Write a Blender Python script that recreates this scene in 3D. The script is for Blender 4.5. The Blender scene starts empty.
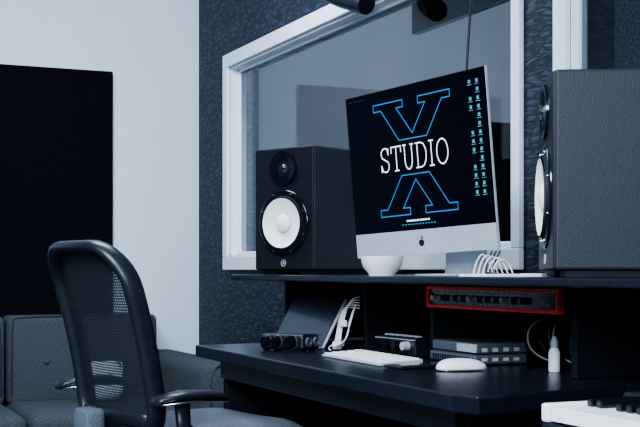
import bpy, bmesh, math, random
from mathutils import Vector, Matrix
random.seed(7)
SC=bpy.context.scene
COL=SC.collection
try:
    SC.view_settings.look='AgX - Medium High Contrast'
except Exception as e:
    print('look',e)

# ------------------------------------------------------------ materials
def M(name,col,rough=.5,metal=0.,var=.12,scale=30,bump=0.,emit=None,spec=.5,coat=0.):
    m=bpy.data.materials.new(name); m.use_nodes=True
    nt=m.node_tree; b=nt.nodes['Principled BSDF']
    tc=nt.nodes.new('ShaderNodeTexCoord')
    n=nt.nodes.new('ShaderNodeTexNoise'); n.inputs['Scale'].default_value=scale; n.inputs['Detail'].default_value=4
    nt.links.new(tc.outputs['Object'],n.inputs['Vector'])
    r=nt.nodes.new('ShaderNodeValToRGB')
    c0=[max(0,c*(1-var)) for c in col[:3]]; c1=[min(1,c*(1+var)) for c in col[:3]]
    r.color_ramp.elements[0].color=(*c0,1); r.color_ramp.elements[1].color=(*c1,1)
    r.color_ramp.elements[0].position=.3; r.color_ramp.elements[1].position=.7
    nt.links.new(n.outputs['Fac'],r.inputs['Fac']); nt.links.new(r.outputs['Color'],b.inputs['Base Color'])
    b.inputs['Roughness'].default_value=rough; b.inputs['Metallic'].default_value=metal
    b.inputs['Specular IOR Level'].default_value=spec
    b.inputs['Coat Weight'].default_value=coat
    if bump>0:
        bp=nt.nodes.new('ShaderNodeBump'); bp.inputs['Strength'].default_value=bump; bp.inputs['Distance'].default_value=.01
        nt.links.new(n.outputs['Fac'],bp.inputs['Height']); nt.links.new(bp.outputs['Normal'],b.inputs['Normal'])
    if emit:
        b.inputs['Emission Color'].default_value=(*emit[:3],1); b.inputs['Emission Strength'].default_value=emit[3]
    return m

def wallpaper():
    m=bpy.data.materials.new('navy_textured_wallpaper'); m.use_nodes=True
    nt=m.node_tree; b=nt.nodes['Principled BSDF']; L=nt.links.new
    tc=nt.nodes.new('ShaderNodeTexCoord'); mp=nt.nodes.new('ShaderNodeMapping')
    mp.inputs['Scale'].default_value=(12,12,48)
    L(tc.outputs['Object'],mp.inputs['Vector'])
    n0=nt.nodes.new('ShaderNodeTexNoise'); n0.inputs['Scale'].default_value=.6; n0.inputs['Detail'].default_value=3
    L(mp.outputs['Vector'],n0.inputs['Vector'])
    mx=nt.nodes.new('ShaderNodeVectorMath'); mx.operation='MULTIPLY_ADD'
    mx.inputs[1].default_value=(2.5,2.5,2.5)
    L(n0.outputs['Color'],mx.inputs[0]); L(mp.outputs['Vector'],mx.inputs[2])
    v=nt.nodes.new('ShaderNodeTexVoronoi'); v.feature='DISTANCE_TO_EDGE'; v.inputs['Scale'].default_value=1.0
    L(mx.outputs['Vector'],v.inputs['Vector'])
    r=nt.nodes.new('ShaderNodeValToRGB')
    r.color_ramp.elements[0].color=(.005,.009,.018,1); r.color_ramp.elements[0].position=.0
    r.color_ramp.elements[1].color=(.036,.047,.071,1); r.color_ramp.elements[1].position=.28
    L(v.outputs['Distance'],r.inputs['Fac']); L(r.outputs['Color'],b.inputs['Base Color'])
    bp=nt.nodes.new('ShaderNodeBump'); bp.inputs['Strength'].default_value=.45; bp.inputs['Distance'].default_value=.012
    L(v.outputs['Distance'],bp.inputs['Height']); L(bp.outputs['Normal'],b.inputs['Normal'])
    b.inputs['Roughness'].default_value=.65; b.inputs['Specular IOR Level'].default_value=.35
    return m

def meshmat():
    m=bpy.data.materials.new('chair_mesh_fabric'); m.use_nodes=True
    nt=m.node_tree; b=nt.nodes['Principled BSDF']; L=nt.links.new
    b.inputs['Base Color'].default_value=(.010,.014,.023,1); b.inputs['Roughness'].default_value=.7
    out=nt.nodes['Material Output']
    tc=nt.nodes.new('ShaderNodeTexCoord')
    w=nt.nodes.new('ShaderNodeTexWave'); w.wave_type='BANDS'; w.bands_direction='Z'; w.inputs['Scale'].default_value=45
    w2=nt.nodes.new('ShaderNodeTexWave'); w2.wave_type='BANDS'; w2.bands_direction='X'; w2.inputs['Scale'].default_value=45
    L(tc.outputs['Object'],w.inputs['Vector']); L(tc.outputs['Object'],w2.inputs['Vector'])
    mu=nt.nodes.new('ShaderNodeMath'); mu.operation='MULTIPLY'
    L(w.outputs['Fac'],mu.inputs[0]); L(w2.outputs['Fac'],mu.inputs[1])
    mm=nt.nodes.new('ShaderNodeMath'); mm.operation='MULTIPLY'; mm.inputs[1].default_value=.45; L(mu.outputs[0],mm.inputs[0])
    t=nt.nodes.new('ShaderNodeBsdfTransparent'); mix=nt.nodes.new('ShaderNodeMixShader')
    L(mm.outputs[0],mix.inputs['Fac']); L(b.outputs[0],mix.inputs[1]); L(t.outputs[0],mix.inputs[2]); L(mix.outputs[0],out.inputs['Surface'])
    return m

def glassmat():
    m=bpy.data.materials.new('window_glass'); m.use_nodes=True
    nt=m.node_tree; L=nt.links.new; out=nt.nodes['Material Output']
    nt.nodes.remove(nt.nodes['Principled BSDF'])
    t=nt.nodes.new('ShaderNodeBsdfTransparent'); t.inputs['Color'].default_value=(.80,.84,.90,1)
    g=nt.nodes.new('ShaderNodeBsdfGlossy'); g.inputs['Roughness'].default_value=.03; g.inputs['Color'].default_value=(.85,.92,1,1)
    lw=nt.nodes.new('ShaderNodeLayerWeight'); lw.inputs['Blend'].default_value=.28
    mix=nt.nodes.new('ShaderNodeMixShader'); L(lw.outputs['Fresnel'],mix.inputs['Fac']); L(t.outputs[0],mix.inputs[1]); L(g.outputs[0],mix.inputs[2]); L(mix.outputs[0],out.inputs['Surface'])
    return m

def emis(name,col,s):
    return M(name,(col[0]*.5,col[1]*.5,col[2]*.5),.5,emit=(*col,s),var=.02)

m_wallp=wallpaper()
m_white=M('pale_painted_wall',(.67,.755,.83),.75,var=.02,scale=8)
m_dkwall=M('grey_painted_wall',(.20,.24,.30),.8,var=.03,scale=8)
m_ceil=M('ceiling_paint',(.42,.48,.56),.8,var=.03)
m_floor=M('dark_floor_carpet',(.03,.035,.05),.9,var=.4,scale=120,bump=.3)
m_trim=M('white_gloss_trim',(.78,.84,.9),.35,var=.02)
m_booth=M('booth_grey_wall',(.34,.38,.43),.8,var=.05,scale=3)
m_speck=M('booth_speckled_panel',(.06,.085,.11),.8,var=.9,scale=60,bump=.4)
m_glass=glassmat()
m_panel=M('dark_acoustic_fabric',(.004,.004,.008),.95,var=.2,scale=200,bump=.1,spec=.1)
m_desk=M('dark_desk_laminate',(.006,.009,.017),.30,var=.3,scale=50,spec=.38)
m_desk2=M('dark_desk_panel',(.005,.007,.013),.55,var=.3,scale=50,spec=.25)
m_edge=M('desk_edge_band',(.010,.015,.026),.4,var=.2,scale=60)
m_cab=M('speaker_cabinet_vinyl',(.021,.026,.036),.5,var=.15,scale=350,bump=.15,spec=.4)
m_blk=M('black_plastic',(.006,.008,.014),.4,var=.2)
m_blkg=M('black_gloss_plastic',(.004,.006,.010),.15,var=.1)
m_rub=M('black_rubber',(.007,.009,.014),.6,spec=.3)
m_cone=M('white_speaker_cone',(.94,.96,.99),.5,var=.02,scale=80)
m_silver=M('brushed_silver',(.62,.66,.72),.35,metal=.4,var=.05,scale=90)
m_grey=M('grey_drive_shell',(.10,.12,.15),.35,metal=.3,var=.08,scale=90)
m_chrome=M('polished_metal',(.55,.6,.68),.2,metal=1,var=.05)
m_wplas=M('white_plastic',(.85,.88,.92),.35,var=.02)
m_red=M('red_anodized',(.85,.03,.03),.45,metal=.0,var=.1)
m_fab=M('grey_sofa_fabric',(.052,.060,.074),.95,var=.45,scale=160,bump=.5)
m_fabd=M('dark_sofa_piping',(.02,.024,.035),.9)
m_cloth=M('white_cloth',(.8,.84,.9),.9,var=.05,scale=40,bump=.3)
m_seat=M('chair_seat_fabric',(.10,.12,.15),.9,var=.3,scale=200,bump=.4)
m_chp=M('chair_black_nylon',(.010,.014,.022),.38,var=.2,scale=60)
m_mesh=meshmat()
m_screen=M('display_glass',(.001,.0015,.005),.25,var=.1,emit=(.004,.007,.020,.15),spec=.10)
m_eW=emis('screen_white_text',(.88,.94,1),1.2)
m_eB=emis('screen_blue_neon',(.006,.18,.46),1.05)
m_eT=emis('screen_teal_icons',(.04,.34,.42),.7)
m_ivory=M('white_piano_keys',(.86,.88,.9),.25,var=.02)
m_tab=M('phone_glass',(.020,.028,.045),.12,var=.1)
m_tab2=M('tablet_glass',(.028,.038,.055),.18,var=.1,spec=.7)
m_print=M('panel_print_grey',(.40,.44,.48),.5)

# ------------------------------------------------------------ geometry helpers
def link(name,me,parent,mat,smooth=False):
    o=bpy.data.objects.new(name,me); COL.objects.link(o)
    if parent: o.parent=parent
    for mm in (mat if isinstance(mat,(list,tuple)) else [mat]): me.materials.append(mm)
    if smooth:
        for p in me.polygons: p.use_smooth=True
    return o
def grp(name,loc=(0,0,0),rz=0,rot=None,parent=None):
    e=bpy.data.objects.new(name,None); e.empty_display_size=.1; COL.objects.link(e)
    e.location=loc; e.rotation_euler=rot if rot else (0,0,math.radians(rz))
    if parent: e.parent=parent
    return e
def boxes(name,parent,lst,mat,bevel=0.,seg=2,smooth=False):
    bm=bmesh.new()
    for b in lst:
        x0,x1,y0,y1,z0,z1=b
        r=bmesh.ops.create_cube(bm,size=1)
        for v in r['verts']:
            v.co=Vector(((x0+x1)/2+v.co.x*(x1-x0),(y0+y1)/2+v.co.y*(y1-y0),(z0+z1)/2+v.co.z*(z1-z0)))
    me=bpy.data.meshes.new(name); bm.to_mesh(me); bm.free()
    o=link(name,me,parent,mat,smooth)
    if bevel>0:
        md=o.modifiers.new('bevel','BEVEL'); md.width=bevel; md.segments=seg; md.limit_method='ANGLE'
    return o
def box(name,parent,b,mat,bevel=0.,seg=2,smooth=False):
    return boxes(name,parent,[b],mat,bevel,seg,smooth)
def lathe(name,parent,prof,mat,loc=(0,0,0),axis='Z',n=48,rot=None,smooth=True):
    bm=bmesh.new(); rings=[]
    for r,h in prof:
        ring=[]
        if r<1e-6:
            co=(0,0,h) if axis=='Z' else ((0,-h,0) if axis=='Y' else (h,0,0))
            ring=[bm.verts.new(co)]
        else:
            for i in range(n):
                a=2*math.pi*i/n; c,s=r*math.cos(a),r*math.sin(a)
                co=(c,s,h) if axis=='Z' else ((c,-h,s) if axis=='Y' else (h,c,s))
                ring.append(bm.verts.new(co))
        rings.append(ring)
    for A,B in zip(rings[:-1],rings[1:]):
        for i in range(n):
            j=(i+1)%n
            a=[A[0]] if len(A)==1 else [A[i],A[j]]
            b=[B[0]] if len(B)==1 else [B[j],B[i]]
            if len(a)+len(b)>=3: bm.faces.new(a+b)
    bmesh.ops.recalc_face_normals(bm,faces=bm.faces)
    me=bpy.data.meshes.new(name); bm.to_mesh(me); bm.free()
    o=link(name,me,parent,mat,smooth); o.location=loc
    if rot: o.rotation_euler=rot
    if smooth:
        md=o.modifiers.new('es','EDGE_SPLIT'); md.split_angle=math.radians(50)
    return o
def prism(name,parent,poly,z0,z1,mat,bevel=0.,plane='XY'):
    bm=bmesh.new()
    def co(p,h): return (p[0],p[1],h) if plane=='XY' else ((p[0],h,p[1]) if plane=='XZ' else (h,p[0],p[1]))
    a=[bm.verts.new(co(p,z0)) for p in poly]; b=[bm.verts.new(co(p,z1)) for p in poly]
    bm.faces.new(a); bm.faces.new(b)
    n=len(poly)
    for i in range(n): bm.faces.new([a[i],a[(i+1)%n],b[(i+1)%n],b[i]])
    bmesh.ops.recalc_face_normals(bm,faces=bm.faces)
    me=bpy.data.meshes.new(name); bm.to_mesh(me); bm.free()
    o=link(name,me,parent,mat)
    if bevel>0:
        md=o.modifiers.new('bevel','BEVEL'); md.width=bevel; md.segments=2; md.limit_method='ANGLE'
    return o
def quad(name,parent,vs,mat):
    me=bpy.data.meshes.new(name); me.from_pydata(vs,[],[(0,1,2,3)]); return link(name,me,parent,mat)
def tube(name,parent,pts,r,mat,cyclic=False,smooth_curve=True):
    cu=bpy.data.curves.new(name,'CURVE'); cu.dimensions='3D'; cu.bevel_depth=r; cu.bevel_resolution=3; cu.use_fill_caps=True
    s=cu.splines.new('NURBS' if smooth_curve else 'POLY'); s.points.add(len(pts)-1)
    for p,c in zip(s.points,pts): p.co=(*c,1)
    if smooth_curve: s.use_endpoint_u=not cyclic; s.order_u=3; s.resolution_u=8
    s.use_cyclic_u=cyclic
    o=bpy.data.objects.new(name,cu); COL.objects.link(o)
    if parent: o.parent=parent
    cu.materials.append(mat); return o
def sweep(name,parent,pts,rr,rn,ref,mat,cyclic=False,n=12):
    bm=bmesh.new(); rings=[]; N=len(pts); P=[Vector(p) for p in pts]; ref=Vector(ref)
    for i,p in enumerate(P):
        t=(P[(i+1)%N]-P[i-1]) if cyclic else (P[min(i+1,N-1)]-P[max(i-1,0)])
        t.normalize(); n2=t.cross(ref).normalized(); n1=n2.cross(t).normalized()
        R=rr[i] if isinstance(rr,list) else rr; Q=rn[i] if isinstance(rn,list) else rn
        rings.append([bm.verts.new(p+n1*R*math.cos(2*math.pi*k/n)+n2*Q*math.sin(2*math.pi*k/n)) for k in range(n)])
    m=N if cyclic else N-1
    for i in range(m):
        A,B=rings[i],rings[(i+1)%N]
        for k in range(n): bm.faces.new([A[k],A[(k+1)%n],B[(k+1)%n],B[k]])
    if not cyclic: bm.faces.new(rings[0]); bm.faces.new(rings[-1])
    bmesh.ops.recalc_face_normals(bm,faces=bm.faces)
    me=bpy.data.meshes.new(name); bm.to_mesh(me); bm.free()
    return link(name,me,parent,mat,True)
def ribbons(name,parent,strokes,w,mat,y=0.):
    bm=bmesh.new()
    for pts,closed in strokes:
        P=[Vector(p) for p in pts]; N=len(P); L=[];R=[]
        for i in range(N):
            if closed: d0=(P[i]-P[i-1]).normalized(); d1=(P[(i+1)%N]-P[i]).normalized()
            else:
                d1=(P[min(i+1,N-1)]-P[min(i,N-2)]).normalized(); d0=(P[max(i,1)]-P[max(i,1)-1]).normalized()
            n0=Vector((-d0.y,d0.x)); n1=Vector((-d1.y,d1.x)); nn=(n0+n1)
            nn=nn.normalized() if nn.length>1e-5 else n0
            k=w/2/max(.45,nn.dot(n0))
            L.append(bm.verts.new((P[i].x+nn.x*k,y,P[i].y+nn.y*k))); R.append(bm.verts.new((P[i].x-nn.x*k,y,P[i].y-nn.y*k)))
        for i in range(N if closed else N-1):
            j=(i+1)%N; bm.faces.new([L[i],L[j],R[j],R[i]])
    me=bpy.data.meshes.new(name); bm.to_mesh(me); bm.free()
    return link(name,me,parent,mat)

# ------------------------------------------------------------ room shell
RX,RY=7.6,-5.0; H=2.75
box('floor',None,(-.15,RX,RY,2.3,-.1,0),m_floor)
box('ceiling',None,(-.15,RX,RY,2.3,H,H+.1),m_ceil)
box('wall_left',None,(-.15,0,RY,.15,0,H),m_white)
box('wall_right',None,(RX,RX+.15,RY,2.3,0,H),m_dkwall)
box('wall_front',None,(-.15,RX,RY-.15,RY,0,H),m_dkwall)
W1=(.49,3.015,1.045,1.975); W2=(3.29,5.0,1.045,1.975)
boxes('wall_back',None,[(0,RX,0,.15,0,1.045),(0,RX,0,.15,1.975,H),(0,.49,0,.15,1.045,1.975),(3.015,3.29,0,.15,1.045,1.975),(5.0,RX,0,.15,1.045,1.975)],m_wallp)
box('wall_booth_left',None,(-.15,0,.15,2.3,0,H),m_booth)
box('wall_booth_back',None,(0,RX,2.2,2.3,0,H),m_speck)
box('baseboard_left',None,(0,.015,RY,0,0,.1),m_trim)
box('baseboard_back',None,(0.015,RX,-.015,0,0,.1),m_blk)
def window(name,W,d,fl,fr,ft=.065):
    x0,x1,z0,z1=W; g=grp(name,(0,0,0))
    p=-.02
    boxes('casing',g,[(x0-fl,x1+fr,p,0,z1,z1+ft),(x0-fl,x1+fr,p,0,z0-ft,z0),(x0-fl,x0,p,0,z0,z1),(x1,x1+fr,p,0,z0,z1)],m_trim,.004)
    t=.01
    boxes('reveal_lining',g,[(x0,x1,0,d+.03,z1-t,z1),(x0,x1,0,d+.03,z0,z0+t),(x0,x0+t,0,d+.03,z0,z1),(x1-t,x1,0,d+.03,z0,z1)],m_trim)
    s=.014
    boxes('sash',g,[(x0+t,x1-t,d-.012,d+.02,z1-t-s,z1-t),(x0+t,x1-t,d-.012,d+.02,z0+t,z0+t+s),(x0+t,x0+t+s,d-.012,d+.02,z0,z1),(x1-t-s,x1-t,d-.012,d+.02,z0,z1)],m_trim,.003)
    quad('pane',g,[(x0+t,d,z0+t),(x1-t,d,z0+t),(x1-t,d,z1-t),(x0+t,d,z1-t)],m_glass)
window('window_1',W1,.05,.06,.045); window('window_2',W2,.020,.06,.08)
g=grp('acoustic_panel',(0.0,1.88,1.42)); box('fabric_face',g,(.0,.06,-.2,.22,-.48,.42),m_panel,.006); box('wood_frame',g,(0,.03,-.21,.23,-.49,.43),m_blk)
g=grp('wall_television',(2.05,.62,2.33)); box('display_body',g,(-.80,.75,-.02,.02,-.28,.28),m_blkg,.004); box('ceiling_mount',g,(-.05,.05,.02,.06,-.05,.42),m_blk)

g=grp('wall_acoustic_panel',(0,-1.1,1.35)); box('fabric_core',g,(.0,.055,-.65,.625,-.66,.64),m_panel,.006); box('back_frame',g,(.0,.02,-.655,.63,-.665,.645),m_blk)

g=grp('wall_spotlight',(2.08,-.03,2.01))
box('base_plate',g,(-.06,.06,-.02,.01,-.02,.05),m_blk,.004)
lathe('lamp_head',g,[(0,-.09),(.034,-.09),(.042,0),(.040,.13),(0,.13)],m_blk,loc=(0,-.10,-.03),axis='X',rot=(0,.35,.3))
tube('arm',g,[(0,-.01,0),(0,-.05,.02),(0,-.09,-.02)],.010,m_blk)
tube('hanging_cable',None,[(2.84,-.04,2.74),(2.83,-.05,2.2),(2.86,-.05,1.9),(2.82,-.05,1.7),(2.80,-.05,1.45)],.004,m_blk)

# ------------------------------------------------------------ sofa
s=grp('sofa',(0,0,0))
box('base',s,(.06,.95,-2.55,-.33,.10,.28),m_fab,.03,3)
box('back_frame',s,(.05,.24,-2.55,-.33,.12,.74),m_fab,.03,3)
for i,(a,b) in enumerate([(-2.52,-1.80),(-1.79,-1.07),(-1.06,-.34)]):
    box('seat_cushion_%d'%i,s,(.30,.98,a,b,.26,.37),m_fab,.045,4,True)
    box('back_cushion_%d'%i,s,(.20,.40,a,b,.35,.765),m_fab,.03,4,True)
    for k in range(2):
        lathe('button_%d_%d'%(i,k),s,[(0,.014),(.012,.009),(.016,0)],m_fab,loc=(.398,a+.18+.36*k,.55),axis='X',n=16)
    tube('piping_%d'%i,s,[(.402,a+.02,.40),(.402,a+.02,.74),(.39,a+.04,.762),(.39,b-.04,.762),(.402,b-.02,.74),(.402,b-.02,.40)],.004,m_fabd)
def arm(n,y0,y1):
    box(n,s,(.06,1.08,y0,y1,.10,.575),m_fab,.06,5,True)
    tube(n+'_piping',s,[(1.078,y0+.05,.14),(1.078,y0+.03,.48),(1.07,y0+.07,.563),(1.07,y1-.07,.563),(1.078,y1-.03,.48),(1.078,y1-.05,.14)],.004,m_fabd)
arm('arm_1',-.34,-.15); arm('arm_2',-2.74,-2.54)
for x in (.14,.98):
    for y in (-2.66,-.25): lathe('leg_%d_%d'%(x*10,-y*10),s,[(0,0),(.018,0),(.028,.11),(0,.11)],m_blk,loc=(x,y,0),n=16)
# white throw pillow on the sofa (seen behind the chair)
g=grp('throw_pillow',(.62,-.665,.373),rot=(0,math.radians(-14),0))
bm=bmesh.new(); bmesh.ops.create_uvsphere(bm,u_segments=36,v_segments=20,radius=1)
for v in bm.verts:
    x,y,z=v.co; f=lambda t:math.copysign(abs(t)**.55,t)
    v.co=(x*.035,f(y)*.10,f(z)*.09+.10)
me=bpy.data.meshes.new('pillow_body'); bm.to_mesh(me); bm.free(); link('pillow_body',me,g,m_cloth,True)
tube('pillow_seam',g,[(0,-.095,.015),(0,-.1,.18),(0,-.09,.188),(0,.09,.188),(0,.1,.18),(0,.095,.015),(0,0,.012)],.003,m_cloth,True)

# ------------------------------------------------------------ desk
d=grp('studio_desk',(0,0,0))
poly=[(2.54,-.85),(4.13,-.872),(4.185,-.85),(4.19,-.80),(4.10,-.45),(4.07,-.08),(2.50,-.08)]
prism('desktop',d,poly,.715,.75,m_desk,.004)
box('side_panel_1',d,(2.60,2.63,-.78,-.10,0,.715),m_desk2,.003)
box('side_panel_2',d,(4.02,4.06,-.79,-.10,0,.715),m_desk2,.003)
box('modesty_panel',d,(2.63,4.02,-.30,-.28,.18,.715),m_desk2)
boxes('apron',d,[(2.63,4.02,-.80,-.78,.655,.715)],m_edge,.002)
box('foot_rail',d,(2.63,4.02,-.22,-.17,.04,.10),m_desk2,.004)
HT=.965
h=grp('desk_hutch',(0,0,0))
box('hutch_top',h,(2.33,4.42,-.66,-.08,HT-.018,HT),m_desk,.004)
UP=(2.36,2.955,3.345,3.955)
for i,x in enumerate(UP):
    box('hutch_upright_%d'%i,h,(x,x+.02,-.48,-.09,.751,HT-.018),m_desk2,.002)
box('hutch_back',h,(2.36,3.975,-.105,-.09,.751,HT-.018),m_desk2)
prism('hutch_bracket',h,[(3.975,HT-.018),(4.36,HT-.018),(4.36,HT-.04),(3.975,.80)],-.30,-.28,m_desk2,0,'XZ')
r=grp('rack_audio_interface',(3.670,-.50,.887)); r.scale=(1.18,1,1.14)
box('chassis',r,(-.235,.235,.0,.30,.002,.042),m_blk,.002)
boxes('red_border',r,[(-.241,.241,-.012,.004,.0385,.0465),(-.241,.241,-.012,.004,-.001,.0060),(-.241,-.2315,-.012,.004,.0060,.0385),(.2315,.241,-.012,.004,.0060,.0385)],m_red,.001)
box('faceplate',r,(-.235,.235,-.004,.002,.004,.040),m_blkg)
for i in range(11):
    x=-.205+.031*i+(.02 if i>1 else 0)
    lathe('knob_%d'%i,r,[(0,.016),(.006,.016),(.008,0)],m_grey if i%4 else m_print,loc=(x,-.004,.021),axis='Y',n=16)
boxes('button_row',r,[(-.225+.016*i,-.218+.016*i,-.0055,-.004,.0325,.0360) for i in range(24)],m_print)
boxes('legend_marks',r,[(-.225+.019*i,-.216+.019*i,-.0052,-.004,.0085,.0110) for i in range(20)],m_print)
box('meter_window',r,(.175,.220,-.0055,-.004,.010,.030),m_tab)
boxes('meter_leds',r,[(.180+.008*i,.183+.008*i,-.0065,-.0055,.013,.013+.0025*(5-i)) for i in range(4)],m_print)

g=grp('external_drive_stack',(3.49,-.43,.751)); 
box('drive_1',g,(-.11,.11,-.07,.08,.002,.026),m_grey,.006,3)
box('drive_2',g,(-.105,.11,-.065,.08,.028,.054),m_grey,.005,3)
boxes('silver_trim',g,[(.02,.1105,-.0665,-.064,.031,.051)],m_print,.001)
boxes('vents',g,[(-.09+.012*i,-.085+.012*i,-.072,-.069,.008,.02) for i in range(15)],m_blk)
boxes('port_row',g,[(.1101,.1115,-.05+.03*i,-.035+.03*i,.010,.018) for i in range(4)]+[(.11,.1115,-.05+.03*i,-.035+.03*i,.033,.042) for i in range(4)],m_print)
boxes('feet',g,[(-.09,-.07,-.06,-.04,0,.003),(.07,.09,-.06,-.04,0,.003),(-.09,-.07,.05,.07,0,.003),(.07,.09,.05,.07,0,.003)],m_rub)
g=grp('headphone_amplifier',(3.215,-.475,.751),rz=4)
box('case',g,(-.10,.10,-.04,.08,.004,.052),m_blk,.005,3)
for i in range(4): lathe('knob_%d'%i,g,[(0,.018),(.011,.018),(.013,0)],m_silver if i==3 else m_blkg,loc=(-.07+.045*i,-.04,.03),axis='Y',n=20)
boxes('top_buttons',g,[(-.085+.03*i,-.068+.03*i,-.02,-.005,.052,.056) for i in range(6)],m_print,.001)
boxes('feet',g,[(-.09,-.07,-.03,-.01,0,.005),(.07,.09,-.03,-.01,0,.005),(-.09,-.07,.05,.07,0,.005),(.07,.09,.05,.07,0,.005)],m_rub)
boxes('edge_lines',g,[(-.1005,.1005,-.041,-.0395,.045,.047)],m_print)

# tablet leaning in left bay
g=grp('tablet',(2.745,-.600,.754),rot=(math.radians(-30),0,math.radians(8)))
box('body',g,(-.145,.145,0,.010,0,.165),m_print,.004,3); box('glass',g,(-.1415,.1415,-.002,.001,.0035,.1615),m_tab2)
box('rest_stand',g,(-.05,.05,.010,.02,.02,.13),m_blk)
# small desktop audio box with big knobs
g=grp('audio_interface',(2.905,-.69,.751),rz=30)
box('case',g,(-.078,.078,-.038,.045,.004,.048),m_blk,.010,4)
for k,xx in enumerate((-.05,-.012,.038)):
    R=.016 if k<2 else .019
    lathe('knob_%d'%k,g,[(0,.016),(R*.8,.016),(R*.9,.010),(R,0)],m_blkg,loc=(xx,-.037,.027),axis='Y',n=28)
    lathe('knob_ring_%d'%k,g,[(R,.001),(R+.0010,.002),(R+.0020,.001)],m_grey,loc=(xx,-.038,.027),axis='Y',n=28)
for k,yy in enumerate((-.015,.02)):
    lathe('side_jack_%d'%k,g,[(.013,-.002),(.013,.006),(.008,.007),(.006,.001),(0,.001)],m_grey,loc=(.078,yy,.027),axis='X',n=24)
boxes('top_trim',g,[(-.06,.06,-.02,-.017,.0475,.0488),(-.06,.06,.02,.023,.0475,.0488)],m_grey)
boxes('feet',g,[(-.07,-.055,-.03,-.015,0,.005),(.055,.07,-.03,-.015,0,.005),(-.07,-.055,.02,.035,0,.005),(.055,.07,.02,.035,0,.005)],m_rub)
# white cable bundle
g=grp('white_charging_cable',(2.965,-.51,.753))
for i in range(5):
    o=.008*i
    tube('loop_%d'%i,g,[(.03,.0,.150-o),(.015-o,-.02,.150-o*.8),(-.005-o,-.03,.10),(-.02-o*.9,-.04,.02),(.00,-.04-o,.005),(.02+o*.5,-.04,.03),(.030-o*.5,-.025,.09),(.035,-.015,.13)],.0018,m_wplas)
box('plug',g,(-.030,-.012,-.06,-.035,0,.022),m_wplas,.004)
box('adapter',g,(-.008,.014,-.05,-.03,.065,.085),m_wplas,.004)
tube('lead',g,[(-.02,-.045,.02),(-.02,-.07,.01),(.01,-.09,.004),(.05,-.10,.004)],.0020,m_wplas)
# keyboard, phone, mouse
g=grp('computer_keyboard',(3.335,-.645,.751),rz=-2)
prism('base',g,[(-.06,.0),(.058,.0),(.058,.014),(-.06,.006)],-.18,.18,m_silver,.002,'YZ')
ks=[]
for rr in range(5):
    for c in range(15):
        y=-.054+.0218*rr; z=.0065+(y+.06)*.068; x=-.175+.0234*c
        ks.append((x,x+.0205,y,y+.0185,z,z+.0035))
boxes('keycaps',g,ks,m_wplas,.001)
g=grp('smartphone',(3.578,-.63,.751),rz=6); box('body',g,(-.036,.036,-.085,.075,0,.008),m_blk,.003,3); box('screen',g,(-.033,.033,-.080,.071,.0075,.0085),m_tab)
g=grp('computer_mouse',(3.69,-.59,.751),rz=-8)
bm=bmesh.new(); bmesh.ops.create_uvsphere(bm,u_segments=32,v_segments=18,radius=1)
for v in bm.verts:
    x,y,z=v.co; sx=math.copysign(abs(x)**.8,x); sy=math.copysign(abs(y)**.8,y)
    v.co=(sx*.030,sy*.060,max(z,-.15)*.022*(1-.15*y)+.006)
me=bpy.data.meshes.new('shell'); bm.to_mesh(me); bm.free(); link('shell',me,g,m_wplas,True)
box('base_plate',g,(-.022,.022,-.048,.048,0,.004),m_silver,.002)
g=grp('glue_bottle',(3.81,-.42,.751)); lathe('bottle',g,[(0,0),(.012,0),(.013,.004),(.013,.045),(.008,.055),(0,.055)],m_wplas,n=24); lathe('cap',g,[(.0085,.054),(.0085,.068),(.004,.08),(0,.08)],m_print,n=20)
g=grp('cable_tangle',(3.76,-.35,.754))
for i in range(12):
    x=-.12+.022*i
    tube('cable_%d'%i,g,[(x,.10,.130),(x+random.uniform(-.02,.04),.03,.12),(x+random.uniform(-.03,.05),-.03,.07+random.uniform(0,.04)),(x+random.uniform(-.04,.04),-.01,.02),(x+random.uniform(-.04,.04),.04,.004)],.0022,[m_blk,m_print,m_blk,m_grey][i%4])

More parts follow.
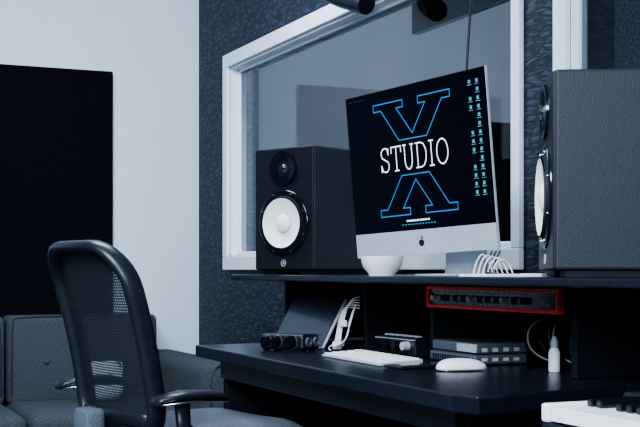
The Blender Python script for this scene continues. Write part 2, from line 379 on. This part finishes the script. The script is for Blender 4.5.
# ------------------------------------------------------------ speakers
def speaker(loc,rz):
    s=grp('studio_monitor_speaker',loc,rz); w,h,dp=.25,.39,.334; z0=.015
    box('cabinet',s,(-w/2,w/2,.0,dp,z0,z0+h),m_cab,.006,3)
    box('front_baffle',s,(-w/2+.002,w/2-.002,-.004,.004,z0+.002,z0+h-.002),m_blk,.003)
    boxes('isolation_pad',s,[(-w/2+.01,-w/2+.08,.02,dp-.03,0,z0),(w/2-.08,w/2-.01,.02,dp-.03,0,z0)],m_rub,.002)
    zw=z0+.149
    lathe('woofer_trim',s,[(.086,.003),(.087,.009),(.102,.010),(.106,.007),(.107,.003)],m_blkg,loc=(0,0,zw),axis='Y',n=64)
    lathe('woofer_surround',s,[(.0775,.006),(.080,.013),(.084,.013),(.087,.007)],m_rub,loc=(0,0,zw),axis='Y',n=64)
    lathe('woofer_cone',s,[(.079,.012),(.070,.008),(.045,.001),(.030,.000)],m_cone,loc=(0,-.005,zw),axis='Y',n=64)
    lathe('dust_cap',s,[(.031,.000),(.030,.004),(.024,.009),(.014,.012),(0,.0135)],m_cone,loc=(0,-.005,zw),axis='Y',n=48)
    lathe('cap_ring',s,[(.0305,.001),(.0315,.003),(.0325,.001)],m_print,loc=(0,-.0055,zw),axis='Y',n=48)
    for k in range(8):
        a=math.pi/8+k*math.pi/4
        lathe('screw_%d'%k,s,[(0,.0125),(.003,.0125),(.0038,.009)],m_chrome,loc=(.0965*math.cos(a),0,zw+.0965*math.sin(a)),axis='Y',n=10)
    zt=z0+.322
    lathe('tweeter_waveguide',s,[(.057,.004),(.056,.010),(.050,.010),(.035,.006),(.02,.003),(.014,.003)],m_blkg,loc=(0,0,zt),axis='Y',n=56)
    lathe('tweeter_dome',s,[(.0145,.003),(.012,.009),(.006,.012),(0,.013)],m_grey,loc=(0,0,zt),axis='Y',n=28)
    boxes('tweeter_guard',s,[(-.002,.002,-.016,-.012,zt-.015,zt+.015),(-.015,.015,-.016,-.012,zt-.002,zt+.002)],m_blk)
    lathe('badge',s,[(.0085,.0045),(.009,.006),(.0105,.006),(.011,.0045)],m_print,loc=(0,0,z0+.022),axis='Y',n=24)
    boxes('badge_mark',s,[(-.001,.001,-.006,-.004,z0+.016,z0+.028),(-.006,.006,-.006,-.004,z0+.021,z0+.023)],m_print)
    boxes('bass_port',s,[(-.03,.03,dp-.001,dp+.002,z0+.27,z0+.33)],m_blkg)
    return s
speaker((2.53,-.55,HT),25.6)
speaker((4.010,-.577,HT),-28)

# ------------------------------------------------------------ computer on the hutch
c=grp('desktop_computer',(3.335,-.40,HT),rz=12)
prism('stand_foot',c,[(-.06,0),(.055,0),(.055,.006),(-.06,.004)],-.09,.075,m_silver,.001,'YZ')
bm=bmesh.new()
prof=[(.055,.004,.082),(.054,.03,.076),(.045,.11,.070),(.022,.18,.068),(.0,.25,.066)]
F=[];B=[]
for y,z,hw in prof:
    F.append([bm.verts.new((-.008-hw,y-.008,z)),bm.verts.new((-.008+hw,y-.008,z))]); B.append([bm.verts.new((-.008-hw,y+.004,z)),bm.verts.new((-.008+hw,y+.004,z))])
for i in range(len(prof)-1):
    bm.faces.new([F[i][0],F[i][1],F[i+1][1],F[i+1][0]]); bm.faces.new([B[i][0],B[i+1][0],B[i+1][1],B[i][1]])
    bm.faces.new([F[i][1],B[i][1],B[i+1][1],F[i+1][1]]); bm.faces.new([F[i][0],F[i+1][0],B[i+1][0],B[i][0]])
bmesh.ops.recalc_face_normals(bm,faces=bm.faces)
me=bpy.data.meshes.new('stand_neck'); bm.to_mesh(me); bm.free(); link('stand_neck',me,c,m_silver,False)
pan=grp('display_unit',(-.335,-.056,.047),rot=(math.radians(4.2),math.radians(-1.9),0),parent=c); pan.scale=(.96,1,1)
Wd,Hd,ch=.58,.449,.066
bm=bmesh.new(); nx,nz=16,12; g0=[]
for j in range(nz+1):
    row=[]
    for i in range(nx+1):
        u,v=i/nx,j/nz; b=(math.sin(math.pi*u)*math.sin(math.pi*v))**.7*.032
        row.append(bm.verts.new((u*Wd,.006+b,v*Hd)))
    g0.append(row)
for j in range(nz):
    for i in range(nx): bm.faces.new([g0[j][i],g0[j+1][i],g0[j+1][i+1],g0[j][i+1]])
me=bpy.data.meshes.new('rear_shell'); bm.to_mesh(me); bm.free(); link('rear_shell',me,pan,m_silver,True)
box('bezel_body',pan,(0,Wd,-.001,.0065,0,Hd),m_silver,.002)
box('chin',pan,(0,Wd,-.004,-.001,0,ch),m_silver,.001)
box('display_glass',pan,(.001,Wd-.001,-.004,-.001,ch,Hd-.001),m_screen)
pts=[]
for k in range(40):
    a=2*math.pi*k/40; r_=.0095*(1+.10*abs(math.cos(a))-.16*max(0,math.sin(a))**8-.10*max(0,-math.sin(a))**8)
    pts.append((Wd/2+.0+r_*math.cos(a),ch/2-.002+r_*math.sin(a)*1.0))
prism('logo_fruit',pan,pts,-.0052,-.0038,m_blk,0,'XZ')
prism('logo_leaf',pan,[(Wd/2,ch/2+.008),(Wd/2+.005,ch/2+.010),(Wd/2+.006,ch/2+.017),(Wd/2+.001,ch/2+.014)],-.0052,-.0038,m_blk,0,'XZ')
cx,cz=.286,.260; hw,hh=.160,.152
up=[(-1,1),(-.2,1),(-.2,.88),(-.38,.88),(0,.40),(.38,.88),(.2,.88),(.2,1),(1,1),(1,.88),(.8,.88),(.36,.31),(-.36,.31),(-.8,.88),(-1,.88)]
U=[(cx+hw*x,cz+hh*y) for x,y in up]; D=[(cx+hw*x,cz-hh*y) for x,y in up]
ribbons('screen_letter_x',pan,[(U,True),(D,True)],.0031,m_eB,-.0046)
O=[(.5+.46*math.cos(2*math.pi*k/24),.5+.5*math.sin(2*math.pi*k/24)) for k in range(24)]
G={'S':([([(.85,.76),(.8,.92),(.65,.99),(.5,1),(.3,.97),(.14,.86),(.12,.73),(.2,.6),(.5,.51),(.8,.42),(.9,.28),(.86,.12),(.7,.02),(.5,0),(.32,.02),(.18,.1),(.13,.25)],0),([(.87,.7),(.87,1)],0),([(.1,0),(.1,.3)],0)],.85),
'T':([([(0.02,.74),(0.02,1),(.98,1),(.98,.74)],0),([(.5,1),(.5,0)],0),([(.28,0),(.72,0)],0)],.9),
'U':([([(.17,1),(.17,.3),(.25,.1),(.4,0),(.6,0),(.75,.1),(.83,.3),(.83,1)],0),([(0,1),(.34,1)],0),([(.66,1),(1,1)],0)],.95),
'D':([([(.18,0),(.18,1)],0),([(0,1),(.5,1),(.75,.93),(.92,.72),(.96,.5),(.92,.28),(.75,.07),(.5,0),(0,0)],0)],.95),
'I':([([(.5,0),(.5,1)],0),([(.1,0),(.9,0)],0),([(.1,1),(.9,1)],0)],.5),
'O':([(O,1)],1.0)}
x=.141; hgt=.064; wu=.0480; st=[]
for chh in 'STUDIO':
    strokes,wd=G[chh]
    for p,cl in strokes: st.append(([(x+px*wu*wd,cz-hgt/2+pz*hgt) for px,pz in p],bool(cl)))
    x+=wu*wd+.0075
ribbons('screen_word_studio',pan,st,.0034,m_eW,-.0048)
ic=[]
for k in range(14):
    for cc in range(2):
        if cc==0 and k in (1,4,5,9): continue
        zz=.418-.021*k
        ic.append((.518+.028*cc,.527+.028*cc,-.0047,-.0042,zz-.0045,zz+.0045))
boxes('screen_icons',pan,ic,m_eT)
boxes('screen_icon_labels',pan,[(b[0]-.004,b[1]+.004,-.0047,-.0042,b[4]-.004,b[4]-.003) for b in ic],m_print)
boxes('screen_dock',pan,[(.215+.012*i,.221+.012*i,-.0047,-.0042,.080,.083) for i in range(12)],[m_eT])
boxes('screen_caption',pan,[(.235+.011*i,.2425+.011*i,-.0047,-.0042,.089,.0935) for i in range(9)],m_eW)
boxes('screen_menu_bar',pan,[(.02+.018*i,.03+.018*i,-.0047,-.0042,.434,.4350) for i in range(4)],m_grey)

g=grp('white_bowl',(3.262,-.575,HT))
lathe('bowl',g,[(0,.004),(.03,.004),(.03,0),(.034,0),(.036,.006),(.050,.022),(.055,.042),(.056,.051),(.053,.051),(.051,.044),(.046,.026),(.03,.014),(0,.012)],m_wplas,n=48)
g=grp('cable_organizer',(3.60,-.455,HT),rz=5); g.scale=(.8,.8,1)
box('base',g,(-.05,.07,-.04,.05,0,.006),m_wplas,.002)
for i in range(5):
    x=-.04+.024*i
    tube('hoop_%d'%i,g,[(x,-.035,.004),(x+.002,-.03,.03),(x,.0,.06-.004*i),(x-.002,.03,.03),(x,.04,.004)],.0022,m_wplas)
for i in range(3):
    tube('cord_%d'%i,g,[(-.06+.02*i,.05,.06),(-.02+.02*i,.01,.05),(.01+.02*i,-.03,.015),(.05+.02*i,-.05,.004),(.12,-.02*i,.004)],.003,m_blk)
g=grp('notepad',(3.78,-.54,HT),rz=-10); box('paper_block',g,(-.06,.06,-.08,.08,0,.006),m_cloth,.001); box('cover_strip',g,(-.06,.06,.07,.081,0,.0075),m_print)

# ------------------------------------------------------------ chair
ch=grp('office_chair',(2.91,-.935,0),rz=13)
def by(z,x):
    t=(z-.56)/.5
    return -.255-.115*max(t,0)**1.15 + .012*math.sin(math.pi*min(max(t,0),1)) -.035*(1-(x/.22)**2)
def loop(w0,w1,z0,z1,rc,n=10):
    pts=[]
    cs=[(w1-rc,z1-rc,0),(-(w1-rc),z1-rc,90),(-(w0-rc),z0+rc,180),(w0-rc,z0+rc,270)]
    for cxx,czz,a0 in cs:
        for k in range(n+1):
            a=math.radians(a0+90*k/n); pts.append((cxx+rc*math.cos(a),czz+rc*math.sin(a)))
    out=[]
    for i,p in enumerate(pts):
        q=pts[(i+1)%len(pts)]; out.append(p); dd=math.hypot(q[0]-p[0],q[1]-p[1]); m=int(dd/.04)
        for k in range(1,m+1): out.append((p[0]+(q[0]-p[0])*k/(m+1),p[1]+(q[1]-p[1])*k/(m+1)))
    return out
RC=.11
lp=loop(.195,.198,.53,1.04,RC)
sweep('back_frame',ch,[(x,by(z,x),z) for x,z in lp],.027,.016,(0,1,0),m_chp,True,14)
bm=bmesh.new(); rows=[]
for j in range(25):
    z=.54+.49*j/24; t=j/24
    hwid=.195+.002*t
    if z>1.04-RC: hwid=min(hwid,.198-RC+math.sqrt(max(.0001,RC**2-(z-1.04+RC)**2)))
    if z<.53+RC: hwid=min(hwid,.195-RC+math.sqrt(max(.0001,RC**2-(.53+RC-z)**2)))
    rows.append([bm.verts.new((hwid*(2*i/20-1),by(z,hwid*(2*i/20-1))+.004,z)) for i in range(21)])
for j in range(24):
    for i in range(20): bm.faces.new([rows[j][i],rows[j][i+1],rows[j+1][i+1],rows[j+1][i]])
me=bpy.data.meshes.new('back_mesh'); bm.to_mesh(me); bm.free(); link('back_mesh',me,ch,m_mesh,True)
sweep('lumbar_bar',ch,[(x/100,by(.60,x/100)-.010,.60) for x in range(-18,19,4)],.006,.018,(0,1,0),m_chp)
sweep('back_spine',ch,[(0,-.02,.47),(0,-.18,.465),(0,-.30,.49),(0,-.345,.56),(0,-.33,.62)],[.02,.02,.022,.02,.012],[.03,.035,.04,.04,.03],(0,0,1),m_chp)
box('spine_cover',ch,(-.045,.045,-.385,-.33,.50,.625),m_seat,.015,3,True)
bm=bmesh.new(); rows=[]; NS=20
for j in range(NS+1):
    row=[]
    for i in range(NS+1):
        u,v=2*i/NS-1,2*j/NS-1
        x=u*math.sqrt(1-v*v*.28)*.25; y=v*math.sqrt(1-u*u*.28)*.245
        e=max(abs(u),abs(v)); z=.575-.035*e**6 + (-.02*max(0,v-.6)/.4 if v>.6 else 0)+.012*abs(u)**2
        row.append(bm.verts.new((x,y,z)))
    rows.append(row)
for j in range(NS):
    for i in range(NS): bm.faces.new([rows[j][i],rows[j][i+1],rows[j+1][i+1],rows[j+1][i]])
me=bpy.data.meshes.new('seat_cushion'); bm.to_mesh(me); bm.free(); so=link('seat_cushion',me,ch,m_seat,True)
md=so.modifiers.new('sol','SOLIDIFY'); md.thickness=.07; md.offset=-1; md=so.modifiers.new('sub','SUBSURF'); md.levels=1; md.render_levels=1
box('seat_pan',ch,(-.20,.20,-.19,.19,.45,.485),m_chp,.012,3)
box('tilt_mechanism',ch,(-.08,.08,-.12,.10,.40,.455),m_chp,.015,3)
lathe('gas_lift',ch,[(0,.08),(.032,.08),(.032,.24),(.022,.25),(.022,.41),(0,.41)],m_chrome,n=28)
for k in range(5):
    a=math.radians(90+72*k+20); cx_,sx_=math.cos(a),math.sin(a)
    sweep('base_arm_%d'%k,ch,[(.02*cx_,.02*sx_,.11),(.15*cx_,.15*sx_,.095),(.29*cx_,.29*sx_,.07)],[.02,.017,.012],[.03,.024,.018],(0,0,1),m_chp)
    w=grp('caster_%d'%k,(.29*cx_,.29*sx_,.0),rz=math.degrees(a)+35,parent=ch)
    for q in (-.014,.014): lathe('wheel_%d'%(q*1000),w,[(0,-.009),(.024,-.009),(.028,-.004),(.028,.004),(.024,.009),(0,.009)],m_blk,loc=(q,0,.028),axis='X',n=20)
    lathe('stem_%d'%k,w,[(0,.03),(.008,.03),(.008,.075),(0,.075)],m_blk,n=12)
for sgn,nm in ((1,'1'),(-1,'2')):
    X=.27*sgn; zo=-.010
    sweep('arm_support_'+nm,ch,[(.12*sgn,-.03,.455),(.20*sgn,-.04,.45),(X,-.10,.47),(X+.008*sgn,-.18,.53),(X,-.235,.59),(X,-.24,.65)],[.012]*6,[.026,.026,.026,.024,.022,.022],(1,0,.2),m_chp)
    sweep('arm_pad_'+nm,ch,[(X,-.32,.66+zo),(X,-.31,.674+zo),(X,-.24,.683+zo),(X,-.16,.680+zo),(X,-.125,.671+zo),(X,-.11,.66+zo)],[.005,.010,.012,.012,.010,.005],[.02,.030,.035,.035,.030,.015],(0,0,1),m_chp)
    sweep('arm_pad_trim_'+nm,ch,[(X,-.31,.664+zo),(X,-.22,.669+zo),(X,-.13,.664+zo)],.004,.033,(0,0,1),m_chrome)

# ------------------------------------------------------------ digital piano
p=grp('digital_piano',(0,0,0))
x0,x1=4.50,5.50; yf=-.93
box('case_bottom',p,(x0,x1,yf,-.60,.695,.745),m_blk,.005)
box('control_panel',p,(x0,x1,-.775,-.60,.745,.785),m_blk,.006)
boxes('cheek_blocks',p,[(x0,x0+.02,yf,-.775,.745,.774),(x1-.02,x1,yf,-.775,.745,.774)],m_wplas,.004)
wk=[];bk=[]; n=41; kw=(x1-x0-.044)/n
for i in range(n):
    a=x0+.022+i*kw; wk.append((a+.0005,a+kw-.0007,yf+.003,-.777,.748,.770))
    if i%7 in (0,1,3,4,5): bk.append((a+kw-.0065,a+kw+.0065,-.872,-.777,.770,.782))
boxes('white_keys',p,wk,m_ivory,.0012); boxes('black_keys',p,bk,m_blkg,.002)
for i in range(10): lathe('panel_knob_%d'%i,p,[(0,.018),(.008,.018),(.01,0)],m_grey,loc=(x0+.1+.05*i,-.68,.785),n=16)
boxes('stand_legs',p,[(4.60,4.63,-.92,-.61,.66,.695),(5.35,5.38,-.92,-.61,.66,.695),(4.60,4.63,-.785,-.755,.03,.66),(5.35,5.38,-.785,-.755,.03,.66),(4.60,4.63,-.97,-.57,0,.03),(5.35,5.38,-.97,-.57,0,.03),(4.63,5.35,-.78,-.76,.35,.38)],m_blk,.003)

# ------------------------------------------------------------ lights
def area(name,loc,tgt,size,power,col=(.84,.92,1),sy=None):
    l=bpy.data.lights.new(name,'AREA'); l.energy=power; l.color=col; l.size=size
    if sy: l.shape='RECTANGLE'; l.size_y=sy
    o=bpy.data.objects.new(name,l); COL.objects.link(o); o.location=loc
    o.rotation_euler=(Vector(tgt)-Vector(loc)).to_track_quat('-Z','Y').to_euler(); return o
area('ceiling_light_main',(4.4,-2.6,2.7),(4.0,-2.2,0),1.2,200,(.78,.89,1))
area('left_wall_fill_light',(2.0,-1.0,2.7),(1.0,-.55,.6),.9,98,(.76,.88,1))  # unseen fill lamp, added to brighten the left wall
area('softbox_light',(6.9,-2.9,2.1),(4.0,-.5,1.1),.9,130,(.78,.89,1))
area('booth_light',(2.6,1.3,2.7),(.4,1.2,.6),1.0,78,(.82,.91,1))
w=bpy.data.worlds.new('world'); SC.world=w; w.use_nodes=True
w.node_tree.nodes['Background'].inputs[0].default_value=(.3,.4,.6,1); w.node_tree.nodes['Background'].inputs[1].default_value=.3

cam=bpy.data.cameras.new('camera'); co=bpy.data.objects.new('camera',cam); COL.objects.link(co)
co.location=(6.06,-2.0,.98); co.rotation_euler=(math.radians(90),0,math.radians(65.97))
cam.sensor_width=36; cam.lens=67.5; cam.shift_y=56.5/640; cam.clip_start=.05
SC.camera=co
